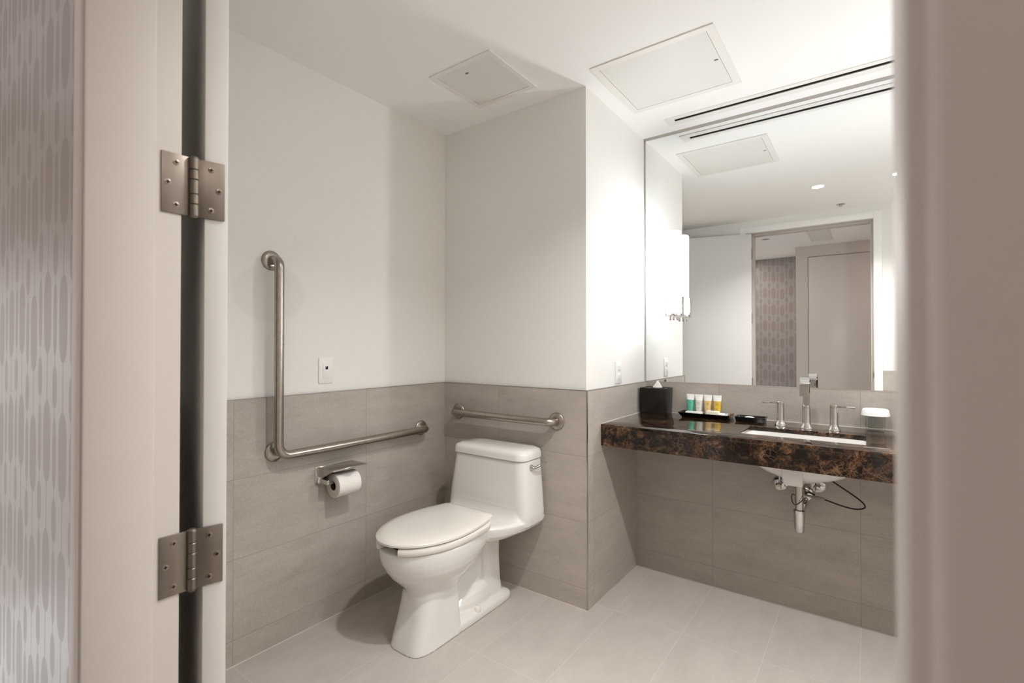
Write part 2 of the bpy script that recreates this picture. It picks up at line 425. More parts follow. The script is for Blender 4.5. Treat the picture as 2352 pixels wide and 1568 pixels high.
# hinges
def hinge(zc, label):
    root = thing('door_hinge', label, 'hinge', (PIV.x, PIV.y, zc - .05), 'hinges of the bathroom door')
    h = .0508
    j = B(); box(j, JL - .0008, JL + .0022, .3065, .349, zc - h, zc + h, .0006)
    jl = obj('jamb_leaf', j, m_hinge, root, 40)
    d = B(); box(d, -.0012, .0030, -.0475, -.005, zc - h, zc + h, .0006); swing(d)
    # leaf lies on the door edge: edge face is at local x=.002
    dl = obj('door_leaf', d, m_hinge, root, 40)
    kn = B(); rr = .0072
    zs = [zc - h, zc - .030, zc - .0125, zc + .0125, zc + .030, zc + h]
    for a, c in zip(zs[:-1], zs[1:]):
        lathe(kn, (PIV.x + .003, PIV.y, a), (0, 0, 1), [(.0004, rr - .0008), (.0012, rr), (c - a - .0012, rr), (c - a - .0004, rr - .0008)], 20)
    lathe(kn, (PIV.x + .003, PIV.y, zc - h - .003), (0, 0, 1), [(0, rr * .6), (.003, rr), (.1046, rr), (.1076, rr * .6)][:2] + [(.0034, rr)], 20)
    lathe(kn, (PIV.x + .003, PIV.y, zc + h - .0004), (0, 0, 1), [(0, rr), (.0008, rr), (.0034, rr * .55)], 20)
    obj('knuckle', kn, m_hinge, root, 40)
    for (y, dz) in ((.3275, .036), (.3155, 0), (.3275, -.036)):
        s = B(); lathe(s, (JL + .0020, y, zc + dz), (1, 0, 0), [(0, .0052), (.0007, .0050), (.0010, .0040)], 16)
        so = obj('screw', s, m_screw, jl, 40)
        x = B(); box(x, JL + .0026, JL + .00335, y - .0029, y + .0029, zc + dz - .0008, zc + dz + .0008); box(x, JL + .0026, JL + .0034, y - .0008, y + .0008, zc + dz - .0029, zc + dz + .0029)
        bm2 = x
        me = bpy.data.meshes.new('screw_cross')
        so.data.materials.append(m_dark)
        t = B(); t.from_mesh(so.data)
        bmesh.ops.translate(bm2, verts=bm2.verts, vec=-ORG[so.name]); bm2.to_mesh(me); bm2.free()
        k = len(t.faces); t.from_mesh(me); t.faces.ensure_lookup_table()
        for f in list(t.faces)[k:]: f.material_index = 1
        t.to_mesh(so.data); t.free()
    for (y, dz) in ((-.0265, .036), (-.0385, 0), (-.0265, -.036)):
        s = B(); lathe(s, (-.0010, y, zc + dz), (-1, 0, 0), [(0, .0052), (.0007, .0050), (.0010, .0040)], 16)
        k = len(s.faces)
        box(s, -.00235, -.0016, y - .0029, y + .0029, zc + dz - .0008, zc + dz + .0008); box(s, -.0024, -.0016, y - .0008, y + .0008, zc + dz - .0029, zc + dz + .0029)
        s.faces.ensure_lookup_table()
        for f in s.faces[k:]: f.material_index = 1
        swing(s); obj('screw', s, (m_screw, m_dark), dl, 40)
    return root
hinge(1.5246, 'brushed steel hinge at head height on the door jamb, the upper of two in view')
hinge(.8826, 'brushed steel hinge at waist height on the door jamb, the lower of two in view')
hinge(2.166, 'topmost hinge of the open door, seen only in the mirror')

# strike plate (seen in the mirror)
b = B(); box(b, JR - .001, JR + .0012, .296, YF1 + .001, .965, 1.03, .0004); box(b, JR - .001, JR + .006, YF1 - .0005, YF1 + .0025, .978, 1.017, .0004)
tag(obj('strike_plate', b, m_hinge, smooth=40), 'small metal strike plate on the right door jamb, seen in the mirror', 'strike plate')

# hall
b = B(); box(b, -3.4, JL - .024, YF0 - .003, YF0 - .0002, 0, 2.45)
struct('wall_hall_left', b, m_wp, 'grey patterned wallpaper wall of the hall, left of the doorway', 'wall')
b = B(); box(b, JR + .024, 2.4, YF0 - .003, YF0 - .0002, 0, 2.45); box(b, JL - .024, JR + .024, YF0 - .003, YF0 - .0002, ZH + .03, 2.45)
struct('wall_hall_right', b, m_hallpaint, 'painted hall wall right of the doorway', 'wall')
b = B(); box(b, -3.4, -.72, -1.95, -1.85, 0, 2.45); struct('wall_hall_back', b, m_wp, 'patterned wallpaper wall across the hall, seen in the mirror', 'wall')
b = B(); box(b, -.72, 2.4, -1.95, -1.16, 0, 2.45); struct('wall_hall_closet', b, m_hallpaint, 'painted closet front across the hall, seen in the mirror', 'wall')
b = B(); box(b, 2.4, 2.5, -1.95, YF0, 0, 2.45); struct('wall_hall_end', b, m_hallpaint, 'end wall of the hall', 'wall')
b = B(); box(b, -3.5, -3.4, -1.95, YF0, 0, 2.45); struct('wall_hall_left_end', b, m_hallpaint, 'far left end wall of the hall', 'wall')
# closet door
m_closet = mat('closet_door_paint', (.62, .575, .545), .27, spec=.5)
b = B(); box(b, -.588, .33, -1.16, -1.152, .01, 2.31, .002)
d2 = struct('door_2', b, m_closet, 'pale closet door across the hall, seen in the mirror', 'door', smooth=40)
b = B(); box(b, -.594, -.588, -1.165, -1.158, 0, 2.316); box(b, -.594, .336, -1.165, -1.158, 2.31, 2.316); obj('door_gap', b, m_seam, d2)

def recessed(name, label, x, y, z, r, lens, group=None, cat='light'):
    root = thing(name, label, cat, (x, y, z), group)
    b = B(); lathe(b, (x, y, z), (0, 0, -1), [(0, r), (.003, r), (.004, r - .004), (.0035, r * .78), (-.0, r * .76)], 32, False, False); obj('trim_ring', b, m_white, root, 40)
    b = B(); lathe(b, (x, y, z), (0, 0, -1), [(.0006, r * .775), (.0022, r * .7)], 32); obj('lens', b, lens, root, 40)
    return root
recessed('recessed_light', 'round recessed ceiling light that is switched off, in the hall, seen in the mirror', -.937, -.44, 2.45, .05, m_gap)

# ------------------------------------------------------------------ ceiling fittings
def access_panel(label, x0, x1, y0, y1, z, fw, latch, cat='access panel'):
    root = thing('access_panel', label, cat, ((x0 + x1) / 2, (y0 + y1) / 2, z))
    b = B()
    box(b, x0, x1, y0, y0 + fw, z - .005, z); box(b, x0, x1, y1 - fw, y1, z - .005, z)
    box(b, x0, x0 + fw, y0 + fw, y1 - fw, z - .005, z); box(b, x1 - fw, x1, y0 + fw, y1 - fw, z - .005, z)
    obj('frame', b, m_panelframe, root)
    b = B(); box(b, x0 + fw, x1 - fw, y0 + fw, y1 - fw, z - .0008, z); obj('gap', b, m_gap, root)
    g = .0018
    b = B(); box(b, x0 + fw + g, x1 - fw - g, y0 + fw + g, y1 - fw - g, z - .004, z - .0004); dr = obj('panel_door', b, m_panel, root)
    if latch:
        b = B(); lathe(b, (latch[0], latch[1], z - .0038), (0, 0, -1), [(0, .006), (.0012, .006), (.0016, .004)], 16); box(b, latch[0] - .008, latch[0] + .008, latch[1] - .003, latch[1] + .003, z - .0062, z - .004); obj('latch', b, m_gap, dr)
access_panel('square white access panel in the ceiling over the toilet', -1.637, -1.28, 1.585, 1.945, ZC, .026, (-1.47, 1.66))
access_panel('large square white access panel in the ceiling in front of the mirror', -1.008, -.48, 1.962, 2.482, ZC, .032, (-.53, 2.22))
access_panel('long narrow panel in the hall ceiling, seen in the mirror', -.536, -.326, -.9, -.2, 2.45, .012, None)

root = thing('air_slot_vent', 'long white linear air slot in the ceiling above the mirror', 'vent', (-.15, 2.69, ZC))
b = B(); x0, x1 = -.905, XR - .02
box(b, x0, x1, 2.645, 2.676, ZC - .004, ZC); box(b, x0, x1, 2.702, 2.745, ZC - .004, ZC); box(b, x0, x0 + .045, 2.676, 2.702, ZC - .004, ZC); box(b, x1 - .02, x1, 2.676, 2.702, ZC - .004, ZC)
obj('frame', b, m_panelframe, root)
b = B(); box(b, x0 + .045, x1 - .02, 2.676, 2.702, ZC - .001, ZC); obj('slot', b, m_dark, root)

def downlight(x, y, label, power):
    recessed('ceiling_downlight', label, x, y, ZC, .052, m_lens, 'bathroom ceiling downlights')
    L = bpy.data.lights.new('downlight_beam', 'AREA'); L.shape = 'DISK'; L.size = .075; L.energy = power; L.color = (1., .985, .965); L.spread = R(128)
    o = bpy.data.objects.new('downlight_beam', L); o.location = (x, y, ZC - .012); COL.objects.link(o)
P_DOWN = 14.
downlight(-.32, 1.18, 'round lit ceiling downlight, the left of the two seen in the mirror', P_DOWN)
downlight(.18, 1.18, 'round lit ceiling downlight by the right edge of the mirror, the right of the two', P_DOWN * .3)
downlight(.68, 1.18, 'extra ceiling downlight added at the right of the room, outside the picture', P_DOWN * .5)  # unseen, added to brighten the left wall and floor
downlight(1.18, 1.18, 'extra ceiling downlight added nearest the right end wall, outside the picture', P_DOWN * .35)  # unseen, added as more light from the right

root = thing('sprinkler_head', 'small round fire sprinkler on the ceiling above the doorway, seen in the mirror', 'sprinkler', (-.20, .50, ZC))
b = B(); lathe(b, (-.20, .50, ZC), (0, 0, -1), [(0, .034), (.003, .034), (.006, .022)], 28); obj('escutcheon', b, m_chrome_soft, root, 40)
b = B(); lathe(b, (-.20, .50, ZC - .006), (0, 0, -1), [(0, .008), (.010, .008), (.010, .016), (.012, .016)], 20); obj('nozzle', b, m_chrome_soft, root, 40)

# ------------------------------------------------------------------ mirror and sconces
b = B(); box(b, XC + TT + .002, XR - .003, YM - .006, YM + .0055, 1.0435, 2.476)
mi = obj('wall_mirror', b, (m_mirror, m_mirror_edge)); 
for p in mi.data.polygons:
    if abs(p.normal.y) < .9: p.material_index = 1
tag(mi, 'large frameless wall mirror above the marble counter', 'mirror')

def sconce(x, label, tube_mat):
    y = YM - .006 - .072
    root = thing('wall_sconce', label, 'lamp', (x, YM - .006, 1.40), 'tube sconces on the mirror')
    r = .037
    b = B(); lathe(b, (x, y, 1.435), (0, 0, 1), [(0, r), (.455, r), (.460, r - .004)], 32); obj('lamp_tube', b, tube_mat, root, 40)
    b = B(); box(b, x - .03, x + .03, YM - .020, YM - .0062, 1.43, 1.62, .002); box(b, x - .012, x + .012, y + .038, YM - .018, 1.47, 1.50); obj('backplate', b, m_chrome, root, 40)
    b = B(); lathe(b, (x, y, 1.421), (0, 0, 1), [(0, .044), (.012, .044)], 32)
    for s in (-1, 1): box(b, x + s * .046 - .003, x + s * .046 + .003, y - .010, y + .010, 1.421, 1.525, .001)
    box(b, x - .047, x + .047, y - .008, y + .008, 1.417, 1.424)
    obj('bracket', b, m_chrome, root, 40)
    for dx, dy in ((-.020, -.01), (.0, -.016), (.020, -.01)):
        b = B(); lathe(b, (x + dx, y + dy, 1.394), (0, 0, 1), [(0, .005), (.002, .0065), (.028, .0065)], 16); obj('finial', b, m_chrome, root, 40)
sconce(-.887, 'lit white glass tube sconce on the left end of the mirror', m_tube)
sconce(.40, 'lit white glass tube sconce at the right end of the mirror, behind the door jamb', m_tube_bright)

# ------------------------------------------------------------------ grab bars
def flange(b, p, axis, r=.041):
    lathe(b, p, axis, [(0, r), (.004, r), (.007, r - .003), (.011, r * .72), (.0125, .020)], 36)
TR = .0190
XW = XL + TT; XB = XW + .058
root = thing('grab_bar', 'brushed steel L-shaped grab bar on the wall left of the toilet', 'grab bar', (XW, 1.05, .80))
b = B()
yv, zh, yr = 1.049, .797, 1.886
zt = 1.607
pts = [(XL, yv, zt), (XW + .022, yv, zt)] + [tuple(p) for p in arc((XW + .022, yv, zt - .036), (0, 0, 1), (1, 0, 0), .036, 0, PI / 2, 8)][1:] 
pts += [(XB, yv, zh + .06)] + [tuple(p) for p in arc((XB, yv + .05, zh + .05), (0, -1, 0), (0, 0, -1), .05, 0, PI / 2, 10)] 
pts += [(XB, yr - .036, zh)] + [tuple(p) for p in arc((XW + .022, yr - .036, zh), (1, 0, 0), (0, 1, 0), .036, 0, PI / 2, 8)][1:] + [(XW, yr, zh)]
tube(b, pts, TR, 20); obj('bar', b, m_steel, root, 60)
b = B(); tube(b, [(XW, yv + .012, zh + .014), (XB, yv + .016, zh + .016)], TR * .9, 20); obj('corner_post', b, m_steel, root, 60)
for p, nz in (((XL, yv, zt), 0), ((XW, yv + .012, zh + .012), 0), ((XW, yr, zh), 0)):
    b = B(); flange(b, p, (1, 0, 0)); obj('flange', b, m_steel, root, 50)
root = thing('grab_bar', 'straight brushed steel grab bar on the wall above the toilet tank', 'grab bar', (-1.57, YT - TT, .88))
yw = YT - TT; yb = yw - .058; z = .879; xa, xb = -1.897, -1.247
b = B()
pts = [(xa, yw, z), (xa, yw - .022, z)] + [tuple(p) for p in arc((xa + .036, yw - .022, z), (-1, 0, 0), (0, -1, 0), .036, 0, PI / 2, 8)][1:]
pts += [tuple(p) for p in arc((xb - .036, yw - .022, z), (0, -1, 0), (1, 0, 0), .036, 0, PI / 2, 8)] + [(xb, yw, z)]
tube(b, pts, TR, 20); obj('bar', b, m_steel, root, 60)
for x in (xa, xb):
    b = B(); flange(b, (x, yw, z), (0, -1, 0), .043); obj('flange', b, m_steel, root, 50)

# ------------------------------------------------------------------ wall plates
root = thing('call_switch', 'white wall plate with a small dark blue square, beside the L-shaped grab bar', 'switch', (XL, 1.303, 1.138))
b = B(); box(b, XL, XL + .006, 1.268, 1.339, 1.079, 1.197, .002); obj('plate', b, m_white, root, 40)
b = B(); box(b, XL + .006, XL + .0085, 1.287, 1.321, 1.103, 1.172, .001); obj('insert', b, m_white, root, 40)
b = B(); box(b, XL + .0083, XL + .0095, 1.299, 1.312, 1.143, 1.158, .0004); obj('sensor_window', b, m_navy, root, 40, 'dark blue square window')
for zz in (1.088, 1.188):
    b = B(); lathe(b, (XL + .006, 1.3035, zz), (1, 0, 0), [(0, .003), (.0008, .0026)], 12); obj('screw', b, m_white, root, 40)

root = thing('wall_outlet', 'white double power outlet on the short wall left of the mirror', 'outlet', (XC, 2.448, 1.109))
b = B(); box(b, XC, XC + .006, 2.412, 2.484, 1.051, 1.168, .002); obj('plate', b, m_white, root, 40)
for zz in (1.087, 1.133):
    b = B(); box(b, XC + .006, XC + .0085, 2.431, 2.465, zz - .016, zz + .016, .001); s = obj('socket', b, m_white, root, 40)
    b = B(); box(b, XC + .008, XC + .009, 2.440, 2.442, zz - .003, zz + .009); box(b, XC + .008, XC + .009, 2.454, 2.456, zz - .003, zz + .008); box(b, XC + .008, XC + .009, 2.446, 2.450, zz - .012, zz - .008); obj('slots', b, m_slot, s)

# ------------------------------------------------------------------ toilet paper
root = thing('paper_holder', 'chrome toilet paper holder with a hood on the tiled left wall', 'toilet paper holder', (XW, 1.33, .67))
b = B(); box(b, XW, XW + .003, 1.248, 1.305, .626, .706, .001); obj('backplate', b, m_chrome_soft, root, 40)
b = B(); box(b, XW, XW + .115, 1.262, 1.440, .7005, .7035, .001); box(b, XW + .113, XW + .116, 1.262, 1.440, .697, .7035, .001); obj('hood', b, m_chrome_soft, root, 40)
b = B(); 
loft(b, [[(XW + .002, 1.266, .700), (XW + .002, 1.268, .700), (XW + .002, 1.268, .645), (XW + .002, 1.266, .645)], [(XW + .110, 1.266, .700), (XW + .110, 1.268, .700), (XW + .110, 1.268, .699), (XW + .110, 1.266, .699)]])
obj('gusset', b, m_chrome_soft, root)
b = B(); box(b, XW + .003, XW + .075, 1.262, 1.274, .634, .654, .002); tube(b, [(XW + .070, 1.270, .638), (XW + .070, 1.30, .636), (XW + .070, 1.42, .634)], .007, 14); lathe(b, (XW + .003, 1.27, .644), (1, 0, 0), [(0, .016), (.01, .016), (.012, .011)], 20); obj('arm', b, m_chrome, root, 40)
root = thing('toilet_paper_roll', 'white toilet paper roll under the chrome hood on the left wall', 'toilet paper', (XW + .07, 1.35, .631))
ax, ay, az, rr = XW + .070, 1.292, .624, .0525
b = B(); lathe(b, (ax, ay, az), (0, 1, 0), [(.001, .0205), (0, .0215), (0, rr - .002), (.0015, rr), (.113, rr), (.1145, rr - .002), (.1145, .0215), (.113, .0205), (.001, .0205)], 48, False, False)
ro = obj('paper', b, (m_paper, m_paper_side), root, 40)
for p in ro.data.polygons:
    if abs(p.normal.y) > .8: p.material_index = 1
b = B(); lathe(b, (ax, ay + .0005, az), (0, 1, 0), [(0, .0185), (0, .0205), (.1135, .0205), (.1135, .0185), (0, .0185)], 32, False, False); obj('core', b, m_card, root, 40)
b = B()   # folded triangle at the free end of the sheet
a0 = R(52)
def onroll(y, a, dr=.0012): return (ax + math.cos(a) * (rr + dr), y, az + math.sin(a) * (rr + dr))
rowsA = [onroll(ay + .004, R(88)), onroll(ay + .110, R(88))]
rowsB = [onroll(ay + .012, R(70)), onroll(ay + .102, R(70))]
rowsC = [onroll(ay + .048, R(45)), onroll(ay + .066, R(45))]
for q in (0, 1):
    pass
vA = [b.verts.new(p) for p in rowsA]; vB = [b.verts.new(p) for p in rowsB]; vC = [b.verts.new(p) for p in rowsC]
b.faces.new((vA[0], vA[1], vB[1], vB[0])); b.faces.new((vB[0], vB[1], vC[1], vC[0]))
r = bmesh.ops.solidify(b, geom=b.faces[:], thickness=.0008)
obj('folded_sheet_end', b, m_paper, root)

# ------------------------------------------------------------------ toilet
XT = -1.547
def egg(yf, yb, hw, yc, z, n=48, nb=2.0, nf=2.0, xt=XT):
    out = []
    for k in range(n):
        t = 2 * PI * k / n
        s, c = math.sin(t), math.cos(t)
        if c >= 0: L, e = yc - yf, nf
        else: L, e = yb - yc, nb
        x = hw * math.copysign(abs(s) ** (2 / e), s); y = yc - L * math.copysign(abs(c) ** (2 / e), c)
        out.append((xt + x, y, z))
    return out
def rrect(x0, x1, y0, y1, z, r, n=6):
    out = []
    for (cx, cy, a0) in ((x1 - r, y1 - r, 0), (x0 + r, y1 - r, PI / 2), (x0 + r, y0 + r, PI), (x1 - r, y0 + r, 1.5 * PI)):
        for i in range(n + 1):
            a = a0 + PI / 2 * i / n
            out.append((cx + r * math.cos(a), cy + r * math.sin(a), z))
    return out

def lid_outline(ins, z, yf=1.257, yb=1.774, hw=.189, hb=.152, yc=1.52, r=.034):
    yf += ins; yb -= ins; hw -= ins; hb -= ins; r = max(r - ins * .5, .01)
    half = []
    n = 18
    for i in range(n + 1):                      # front tip round to the widest point
        t = PI / 2 * i / n
        half.append((hw * math.sin(t), yc - (yc - yf) * math.cos(t)))
    for i in range(1, 9):                       # side, drawing in towards the hinges
        f = i / 8; half.append((hw - (hw - hb) * (f * f), yc + (yb - r - yc) * f))
    for i in range(1, 8):
        a = PI / 2 * i / 7
        half.append((hb - r + r * math.cos(a), yb - r + r * math.sin(a)))
    pts = [(XT + x, y, z) for x, y in half] + [(XT - x, y, z) for x, y in reversed(half[1:])]
    return pts

def remeshed(bm, vox, smooth_it=6):
    me = bpy.data.meshes.new('tmp'); bmesh.ops.recalc_face_normals(bm, faces=bm.faces); bm.to_mesh(me); bm.free()
    o = bpy.data.objects.new('tmp', me); COL.objects.link(o)
    md = o.modifiers.new('r', 'REMESH'); md.mode = 'VOXEL'; md.voxel_size = vox
    if smooth_it:
        s = o.modifiers.new('s', 'SMOOTH'); s.factor = .5; s.iterations = smooth_it
    dg = bpy.context.evaluated_depsgraph_get()
    m2 = bpy.data.meshes.new_from_object(o.evaluated_get(dg))
    out = bmesh.new(); out.from_mesh(m2)
    bpy.data.objects.remove(o); bpy.data.meshes.remove(me); bpy.data.meshes.remove(m2)
    return out

toilet = thing('toilet', 'white one-piece toilet with closed lid standing in the tiled corner', 'toilet', (XT, 1.70, 0))
b = B()
# bowl, hollow inside
loft(b, [egg(1.40, 1.64, .080, 1.53, .15), egg(1.397, 1.65, .088, 1.53, .19), egg(1.392, 1.67, .096, 1.53, .218), egg(1.378, 1.70, .110, 1.53, .243), egg(1.352, 1.735, .131, 1.53, .268),
         egg(1.322, 1.78, .153, 1.53, .297), egg(1.298, 1.82, .170, 1.53, .33), egg(1.281, 1.85, .179, 1.53, .362), egg(1.273, 1.86, .183, 1.53, .39), egg(1.271, 1.86, .184, 1.53, .418), egg(1.276, 1.855, .179, 1.53, .426),
         egg(1.325, 1.76, .130, 1.53, .426), egg(1.332, 1.75, .124, 1.53, .40), egg(1.36, 1.72, .105, 1.53, .33), egg(1.43, 1.66, .06, 1.53, .25), egg(1.48, 1.60, .03, 1.53, .225)])
# front skirt
loft(b, [egg(1.340, 1.605, .104, 1.47, .0, nb=14, nf=3.5), egg(1.350, 1.605, .100, 1.47, .04, nb=14, nf=3.4), egg(1.370, 1.602, .096, 1.475, .10, nb=14, nf=3.2), egg(1.385, 1.60, .093, 1.48, .16, nb=14, nf=2.9), egg(1.390, 1.60, .093, 1.49, .205, nb=12, nf=2.5), egg(1.40, 1.60, .09, 1.5, .23, nb=6)])
# flat foot
loft(b, [egg(1.52, 1.988, .104, 1.75, 0., nb=7, nf=7), egg(1.52, 1.988, .104, 1.75, .020, nb=7, nf=7), egg(1.52, 1.985, .100, 1.75, .030, nb=7, nf=7), egg(1.53, 1.965, .080, 1.75, .042, nb=6, nf=5), egg(1.53, 1.95, .07, 1.75, .046, nb=6, nf=5)])
# mound beside the trap
loft(b, [egg(1.60, 1.95, .078, 1.77, .03), egg(1.61, 1.945, .074, 1.77, .07), egg(1.65, 1.93, .064, 1.79, .10), egg(1.72, 1.90, .05, 1.81, .122)])
# rear column and trap core
loft(b, [egg(1.80, 1.955, .075, 1.88, .03, nb=4, nf=3), egg(1.81, 1.94, .070, 1.88, .10, nb=4, nf=3), egg(1.81, 1.93, .068, 1.88, .22, nb=4, nf=3), egg(1.79, 1.93, .070, 1.88, .31, nb=4, nf=3), egg(1.76, 1.95, .085, 1.88, .37, nb=4, nf=3)])
loft(b, [rrect(XT - .030, XT + .030, 1.56, 1.88, .01, .02), rrect(XT - .030, XT + .030, 1.56, 1.88, .25, .02), rrect(XT - .028, XT + .028, 1.62, 1.81, .255, .02)])
# deck under the tank
def xo(p, c0, c1): return p
loft(b, [egg(1.72, 2.03, .12, 1.90, .335, nb=5, nf=3), egg(1.70, 2.05, .185, 1.90, .356, nb=7, nf=2.6), egg(1.66, 2.065, .232, 1.93, .378, nb=9, nf=1.9), egg(1.64, 2.068, .250, 1.94, .402, nb=9, nf=1.7), egg(1.64, 2.068, .253, 1.94, .418, nb=9, nf=1.7), egg(1.66, 2.066, .240, 1.94, .4275, nb=9, nf=1.7)])
# tank
loft(b, [rrect(XT - .245, XT + .250, 1.868, 2.066, .395, .05), rrect(XT - .250, XT + .254, 1.866, 2.066, .44, .05), rrect(XT - .240, XT + .248, 1.868, 2.066, .52, .05), rrect(XT - .224, XT + .240, 1.872, 2.066, .62, .05), rrect(XT - .212, XT + .232, 1.876, 2.066, .700, .05)])
# cove between tank front and deck
loft(b, [rrect(XT - .232, XT + .232, y, 1.96, z, .046) for y, z in [(1.866 - .045 + .045 * math.sin(a), .424 + .062 * (1 - math.cos(a))) for a in [PI / 2 * i / 7 for i in range(8)]]])
full = remeshed(b, .0036, 10)
def split(bm, keep):
    c = bm.copy()
    bmesh.ops.delete(c, geom=[f for f in c.faces if not keep(f.calc_center_median())], context='FACES')
    return c
istank = lambda c: c.z > .492 and c.y > 1.83
tk = split(full, istank); bd = split(full, lambda c: not istank(c)); full.free()
for v in bd.verts:
    if v.co.z < .005: v.co.z = .0016
obj('body', bd, m_porc, toilet, 180)
obj('tank', tk, m_porc, toilet, 180)
b = B()
loft(b, [rrect(XT - .200, XT + .220, 1.884, 2.060, .7015, .045), rrect(XT - .203, XT + .223, 1.884, 2.060, .7035, .045), rrect(XT - .217, XT + .237, 1.869, 2.067, .7045, .05), rrect(XT - .216, XT + .236, 1.869, 2.067, .728, .05), rrect(XT - .210, XT + .230, 1.876, 2.063, .743, .048), rrect(XT - .190, XT + .210, 1.895, 2.05, .751, .045), rrect(XT - .12, XT + .14, 1.93, 2.02, .7545, .03)])
obj('tank_lid', b, m_porc, toilet, 50)
# seat with the open front
def seat_ring():
    bm = B(); n = 56; t0 = .34
    rings = []
    for k in range(n + 1):
        t = t0 + (2 * PI - 2 * t0) * k / n
        def pt(yf, yb, hw, z, nb):
            s, c = math.sin(t), math.cos(t)
            L, e = (1.53 - yf, 2.) if c >= 0 else (yb - 1.53, nb)
            return (XT + hw * math.copysign(abs(s) ** (2 / e), s), 1.53 - L * math.copysign(abs(c) ** (2 / e), c), z)
        rings.append([pt(1.262, 1.765, .184, .4285, 4), pt(1.257, 1.768, .189, .434, 4), pt(1.257, 1.768, .189, .452, 4), pt(1.263, 1.762, .183, .458, 4), pt(1.335, 1.70, .118, .458, 3), pt(1.345, 1.69, .108, .447, 3), pt(1.345, 1.69, .108, .4285, 3)])
    loft(bm, rings); return bm
obj('seat', seat_ring(), m_seat, toilet, 45)
b = B()
loft(b, [lid_outline(.008, .4605), lid_outline(.0, .464), lid_outline(.0, .472), lid_outline(.005, .4775), lid_outline(.035, .4845), lid_outline(.11, .4885)])
obj('seat_cover', b, m_seat, toilet, 40)
for s in (-1, 1):
    b = B(); box(b, XT + s * .075 - .028, XT + s * .075 + .028, 1.762, 1.80, .424, .458, .006); obj('seat_hinge', b, m_seat, toilet, 40)
    b = B(); lathe(b, (XT + s * .083, 1.727, .034), (0, 0, 1), [(0, .017), (.008, .0168), (.016, .0135), (.021, .007), (.0225, .001)], 24); obj('bolt_cap', b, m_seat, toilet, 60)
b = B()
xl = XT + .236
lathe(b, (xl - .004, 1.945, .667), (1, 0, 0), [(0, .014), (.006, .014), (.009, .011), (.020, .0085), (.022, .006)], 24)
tube(b, [(xl + .016, 1.945, .667), (xl + .024, 1.965, .672), (xl + .030, 2.00, .679), (xl + .032, 2.03, .682)], [.0065, .006, .0055, .004], 14)
obj('flush_lever', b, m_chrome, toilet, 60)

# ------------------------------------------------------------------ vanity
ZCT, ZCB, YCF = .8635, .757, 2.2205
def slab(xs, ys, z0, z1, bev=.002):
    bm = B()
    g = {}
    for k, z in enumerate((z0, z1)):
        for i, x in enumerate(xs):
            for j, y in enumerate(ys): g[i, j, k] = bm.verts.new((x, y, z))
    for i in range(3):
        for j in range(3):
            if (i, j) == (1, 1): continue
            bm.faces.new((g[i, j, 1], g[i + 1, j, 1], g[i + 1, j + 1, 1], g[i, j + 1, 1])); bm.faces.new((g[i, j, 0], g[i, j + 1, 0], g[i + 1, j + 1, 0], g[i + 1, j, 0]))
    for i in range(3):
        bm.faces.new((g[i, 0, 0], g[i + 1, 0, 0], g[i + 1, 0, 1], g[i, 0, 1])); bm.faces.new((g[i, 3, 0], g[i, 3, 1], g[i + 1, 3, 1], g[i + 1, 3, 0]))
        bm.faces.new((g[0, i, 0], g[0, i, 1], g[0, i + 1, 1], g[0, i + 1, 0])); bm.faces.new((g[3, i, 0], g[3, i + 1, 0], g[3, i + 1, 1], g[3, i, 1]))
    bm.faces.new((g[1, 1, 0], g[1, 1, 1], g[2, 1, 1], g[2, 1, 0])); bm.faces.new((g[1, 2, 0], g[2, 2, 0], g[2, 2, 1], g[1, 2, 1]))
    bm.faces.new((g[1, 1, 0], g[1, 2, 0], g[1, 2, 1], g[1, 1, 1])); bm.faces.new((g[2, 1, 0], g[2, 1, 1], g[2, 2, 1], g[2, 2, 0]))
    bmesh.ops.recalc_face_normals(bm, faces=bm.faces)
    if bev:
        es = [e for e in bm.edges if len(e.link_faces) == 2 and e.calc_face_angle(0.) > 1.]
        bmesh.ops.bevel(bm, geom=es, offset=bev, segments=2, profile=.5, affect='EDGES')
    return bm
HX0, HX1, HY0, HY1 = -.468, -.014, 2.355, 2.600
root = tag(obj('vanity_counter', slab((XC + TT, HX0, HX1, XR), (YCF, HY0, HY1, YM - .006), ZCT - .021, ZCT), m_marble, smooth=40), 'long dark brown marble counter with a thick front edge under the mirror', 'counter')
b = B(); box(b, XC + TT, XR, YCF, YCF + .025, ZCB, ZCT - .0209); obj('front_apron', b, m_marble, root)

SX, SY = -.241, 2.478
sink = thing('undermount_sink', 'white ceramic undermount sink set in the brown marble counter', 'sink', (SX, SY, .75))
def sl(z, hx, hy, e=3.2, n=48):
    return [(SX + hx * math.copysign(abs(math.cos(2 * PI * k / n)) ** (2 / e), math.cos(2 * PI * k / n)), SY + hy * math.copysign(abs(math.sin(2 * PI * k / n)) ** (2 / e), math.sin(2 * PI * k / n)), z) for k in range(n)]
b = B()
zr = ZCT - .0215
loft(b, [sl(zr, .240, .135, 8), sl(zr - .012, .240, .135, 8), sl(zr - .03, .236, .133, 6), sl(.757, .225, .130, 4), sl(.728, .200, .125, 3), sl(.700, .155, .110, 2.6), sl(.678, .105, .08, 2.3), sl(.664, .055, .05, 2.1), sl(.661, .03, .03, 2),
         sl(.674, .03, .03, 2), sl(.677, .05, .045, 2.1), sl(.690, .098, .074, 2.3), sl(.711, .146, .103, 2.6), sl(.738, .188, .116, 3), sl(.768, .211, .120, 4), sl(zr - .02, .226, .121, 7), sl(zr, .229, .1235, 9), sl(zr, .240, .135, 8)], False, False)
bmesh.ops.remove_doubles(b, verts=b.verts, dist=1e-5)
obj('basin', b, m_porc, sink, 60)
b = B()
